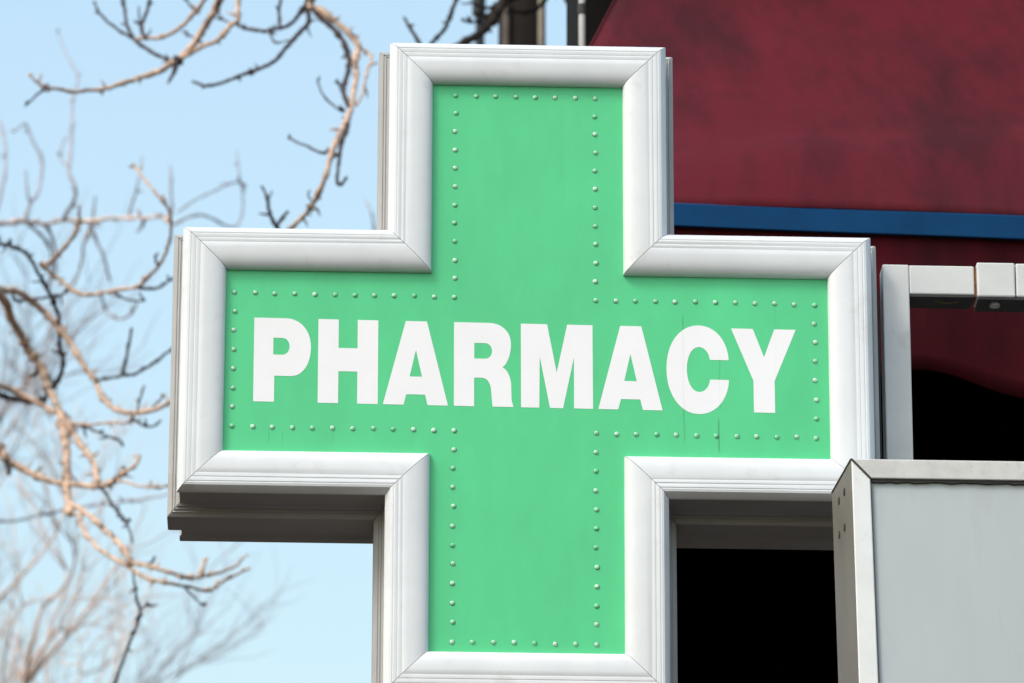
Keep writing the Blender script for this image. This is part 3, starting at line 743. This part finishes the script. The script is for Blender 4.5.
# tree B: trunk left of the frame, limbs reaching right
tB, spB = root_tree("bare_tree", -330, 9.1, 0.17, 9.2, "bare tree reaching in from the left edge with sunlit knobbly tan branches beside the cross")
kB = [
    ([(-330, 470), (-200, 330), (-60, 262), (0, 296), (11, 318.8), (20, 333), (27.4, 348), (37.5, 362), (44.8, 374), (49, 388.5), (56.7, 403), (62, 416), (71, 428.8), (80.5, 445), (88, 454), (94.6, 465), (98, 484)], 5.6, 2.4, 0),
    ([(-330, 520), (-150, 420), (-40, 386), (0, 395), (15, 399), (31, 402), (44, 399), (50, 390), (58, 381), (63, 363), (60, 345), (59, 319), (52, 299), (38, 273), (27, 254), (14, 247), (0, 244.5), (-30, 250)], 3.2, 1.6, 1),
    ([(-60, 262), (-25, 282), (0, 290), (13.7, 290.4), (25.6, 296), (40, 307.8), (51, 318.8), (62, 331), (75, 350), (86, 369), (95, 380), (100.6, 394), (109.8, 405), (119, 410.5), (133.5, 413), (146, 411.4), (157, 408.7), (169, 403), (190, 392)], 4.2, 2.0, 0),
    ([(-40, 386), (0, 386), (20, 394), (40, 404), (55, 412)], 3.2, 2.5, 0),
    ([(60, 412), (63, 429), (66, 445), (67, 467), (67, 485), (68.5, 505), (71, 514)], 4.4, 4.0, 0),
    ([(68, 503), (75, 506), (82, 510), (94.6, 519.7), (109.6, 534.6), (124.5, 549.6), (132, 562), (147, 565.7), (164, 570.7), (184, 577), (199, 577), (216.6, 573), (231.6, 568), (240, 562)], 3.0, 1.4, 0),
    ([(80, 510), (82, 527), (94.6, 544.6), (109.6, 555.8), (129.5, 567), (147, 578), (169, 583), (189, 587), (208, 590.6), (219, 584), (234, 575.7), (249, 568)], 2.4, 1.2, 0),
    ([(-330, 600), (-120, 470), (-20, 440), (0, 450), (7.5, 461), (20, 467), (37, 476), (55, 482), (82, 485), (99.6, 486), (114.5, 481), (124.5, 472), (134.5, 466), (139.5, 456)], 5.4, 1.6, 0),
    ([(6, 458), (8, 466), (9, 474)], 4.0, 2.0, 1),
    ([(115, 481), (121, 474), (124, 468)], 3.0, 2.4, 1),
    ([(99, 486), (107, 495), (116, 510), (126, 522), (132, 539.6)], 1.9, 1.0, 1),
    ([(126, 522), (130, 519)], 2.0, 1.2, 1),
    ([(118, 480), (139, 486), (154, 487), (166, 486), (182, 484)], 1.4, 1.3, 0),
    ([(95, 380), (99, 380), (121, 376), (135, 374), (152, 364), (167, 353), (185, 340)], 1.6, 1.3, 1),
    ([(122, 375), (127, 354), (131.7, 328)], 1.7, 1.2, 1),
    ([(66, 422), (71, 423), (88, 425), (110, 422), (126, 423), (132.6, 416)], 1.8, 1.0, 0),
    ([(80, 425), (86, 427), (102, 434), (113, 438), (121, 441)], 1.5, 1.0, 1),
    ([(132, 414), (134, 419), (144.5, 426), (153.6, 426), (161, 420.5)], 1.7, 1.0, 1),
    ([(137, 412), (140, 400), (144.5, 385)], 1.2, 0.9, 1),
    ([(150, 410), (158, 402), (166, 394)], 1.2, 0.9, 1),
    ([(37, 362), (38, 370), (34, 375), (28, 377)], 3.2, 1.5, 1),
    ([(34, 374), (25, 385), (17, 390)], 1.2, 0.8, 0),
    ([(40, 262), (44, 267.6), (55, 276), (67.7, 286), (80.5, 294), (95, 294), (113.4, 290.4), (137, 286.8), (146, 278.5), (159, 265.7), (167.4, 249), (171, 230), (169.4, 211), (158, 196), (142, 176), (133, 164)], 2.2, 1.3, 0),
    ([(138, 287), (155.5, 288.6), (169, 281), (190, 270)], 1.6, 1.2, 1),
    ([(112, 291), (120, 296), (131.7, 300.5), (145, 300.5)], 1.2, 0.9, 1),
    ([(43, 268), (56.7, 255.7), (73, 237), (78, 224), (80, 205)], 2.3, 1.2, 0),
    ([(12, 292), (16, 300.5), (36.6, 298.7), (64, 294), (69.5, 286)], 1.8, 1.0, 1),
    ([(158, 266), (155, 258), (158, 253)], 1.5, 0.8, 1),
    ([(132, 563), (137, 600), (140, 611), (136.7, 626), (127, 650), (115, 684), (108, 700)], 1.1, 1.7, 1),
    ([(140, 611), (147.7, 602.7)], 1.2, 0.8, 1),
    ([(200, 577), (203, 567), (207, 558)], 3.2, 1.2, 0),
    ([(184, 587), (195, 598), (204, 606)], 1.2, 0.7, 1),
    ([(147, 566), (152, 562), (155, 556)], 1.8, 1.0, 1),
]
for path, r0, r1, dk in kB: branch(path, r0, r1, YB, M_barkdark if dk else M_bark, tB, 1.15)

# tree C: a little further, softer, bluish upright shoots above a level limb
tC, spC = root_tree("bare_tree", -420, 16.2, 0.18, 11.5, "bare tree with a level limb and thin upright grey shoots at far left")
kC = [
    ([(-420, 330), (-200, 250), (-60, 226), (0, 224), (23, 221), (44, 224), (65, 220), (91, 221), (114, 218), (145, 218), (162, 217), (172, 225)], 2.6, 1.3, 0),
    ([(63, 219), (74, 200), (75, 188.5), (68.5, 169.5), (71, 148.6), (71.4, 127.6), (73, 98), (78, 78), (66, 53), (57.6, 33)], 2.3, 0.8, 1),
    ([(68, 168), (61, 158), (62, 145), (67, 137)], 1.3, 0.8, 1),
    ([(25, 219), (30.5, 202), (38, 192), (42, 162), (32, 139), (25, 124), (14, 132)], 2.2, 0.9, 1),
    ([(30, 203), (27, 190), (26, 170)], 1.3, 0.8, 1),
    ([(129.5, 216), (131, 208), (137, 186.6), (142, 156)], 1.4, 0.8, 1),
    ([(93, 219), (95, 196)], 1.4, 0.9, 1),
    ([(172, 215), (171, 190), (170, 165)], 1.4, 0.9, 1),
    ([(28, 224), (45.7, 240), (52, 262), (48, 290)], 1.8, 1.0, 1),
    ([(44, 224), (50, 231), (55, 251), (55, 275)], 2.2, 1.1, 1),
    ([(91, 222), (88, 236), (84, 244), (80.5, 266), (73, 284)], 1.8, 1.0, 0),
    ([(91, 224), (97, 242), (104, 256.6), (110, 282)], 1.9, 1.1, 1),
    ([(145, 218), (142, 226), (137, 232)], 2.2, 1.0, 1),
    ([(100, 290), (106, 310), (118, 319), (131, 314), (138, 300)], 1.5, 1.0, 1),
    ([(172, 225), (200, 215), (231, 227), (241, 217), (243, 196), (239, 172), (237, 150)], 1.3, 0.8, 1),
    ([(241, 184), (235, 182), (212, 192), (195, 200), (178, 212)], 1.0, 0.8, 1),
    ([(375, 240), (372, 215), (364, 198)], 1.3, 0.8, 1),
    ([(-200, 480), (-60, 500), (0, 521), (40, 515), (72, 508), (112, 503), (150, 498), (170, 494), (200, 490)], 1.4, 1.0, 1),
    ([(0, 120), (6, 150), (2, 190), (-10, 230)], 1.2, 2.0, 1),
]
for path, r0, r1, dk in kC: branch(path, r0, r1, YC, M_barkgrey if dk else M_barkfar, tC, 0.5)


# trees D: far crowns, soft out-of-focus twigs at lower left
def far_tree(px, Yt, base_py, top, label, m_, seed, spread, n_lim, levels, r_limb):
    rnd = random.Random(seed)
    q = at(px, 341, Yt); zb0 = at(px, base_py, Yt).z
    t = empty("bare_tree", (q.x, q.y, 0), label, "tree")
    fork = Vector((q.x, q.y, zb0))
    pts = [Vector((q.x, q.y, 0)), Vector((q.x + 0.05, q.y, zb0 * 0.5)), fork]
    v, f = tube(smooth_path(pts, 5), [0.2 - 0.009 * i for i in range(11)], 10); obj("trunk", v, f, m_, t, True)
    V, F = [], []

    def grow(p, d, ln, r, lev):
        pts = [p]; dd = d.copy()
        ns = 5
        for i in range(ns):
            dd = (dd + Vector((rnd.gauss(0, 0.16), rnd.gauss(0, 0.16), rnd.gauss(0.05, 0.12)))).normalized()
            pts.append(pts[-1] + dd * ln / ns)
        v, f = tube(pts, [r * (1 - 0.55 * i / ns) for i in range(ns + 1)], 5 if lev < 2 else 4)
        n = len(V); V.extend(v); F.extend([tuple(i + n for i in q_) for q_ in f])
        if lev >= levels: return
        nch = 3 if lev < 3 else 2
        for c_ in range(nch + 1):
            k = rnd.randrange(2, ns + 1) if c_ else ns
            base = pts[k]; t_ = (pts[k] - pts[k - 1]).normalized()
            sd_ = Vector((rnd.uniform(-1, 1), rnd.uniform(-1, 1), rnd.uniform(-0.3, 0.8))); sd_ = (sd_ - t_ * sd_.dot(t_)).normalized()
            nd = (t_ + sd_ * rnd.uniform(0.4, 0.9)).normalized()
            grow(base, nd, ln * rnd.uniform(0.55, 0.78), max(0.004, r * rnd.uniform(0.42, 0.6)), lev + 1)
    for k in range(n_lim):
        an = 2 * pi * k / n_lim + rnd.uniform(0, 1)
        d = Vector((cos(an) * spread, sin(an) * spread, 1)).normalized()
        grow(fork - Vector((0, 0, rnd.uniform(0, 0.5))), d, top * rnd.uniform(0.8, 1.1), r_limb, 0)
    o = obj("crown", V, F, m_, t, True); o['kind'] = 'stuff'
    return t


far_tree(0, 27, 800, 1.3, "out-of-focus tan tree top at the bottom left corner", M_barkfar, 3, 0.5, 5, 3, 0.028)
far_tree(-90, 30, 640, 1.5, "blurred bare tree far behind the left edge, mid height", M_barkgrey, 11, 0.6, 5, 3, 0.026)
far_tree(-25, 38, 860, 1.9, "faint blurred grey tree top low at the left edge, beyond the tan tree top", M_barkgrey, 8, 0.4, 5, 3, 0.026)
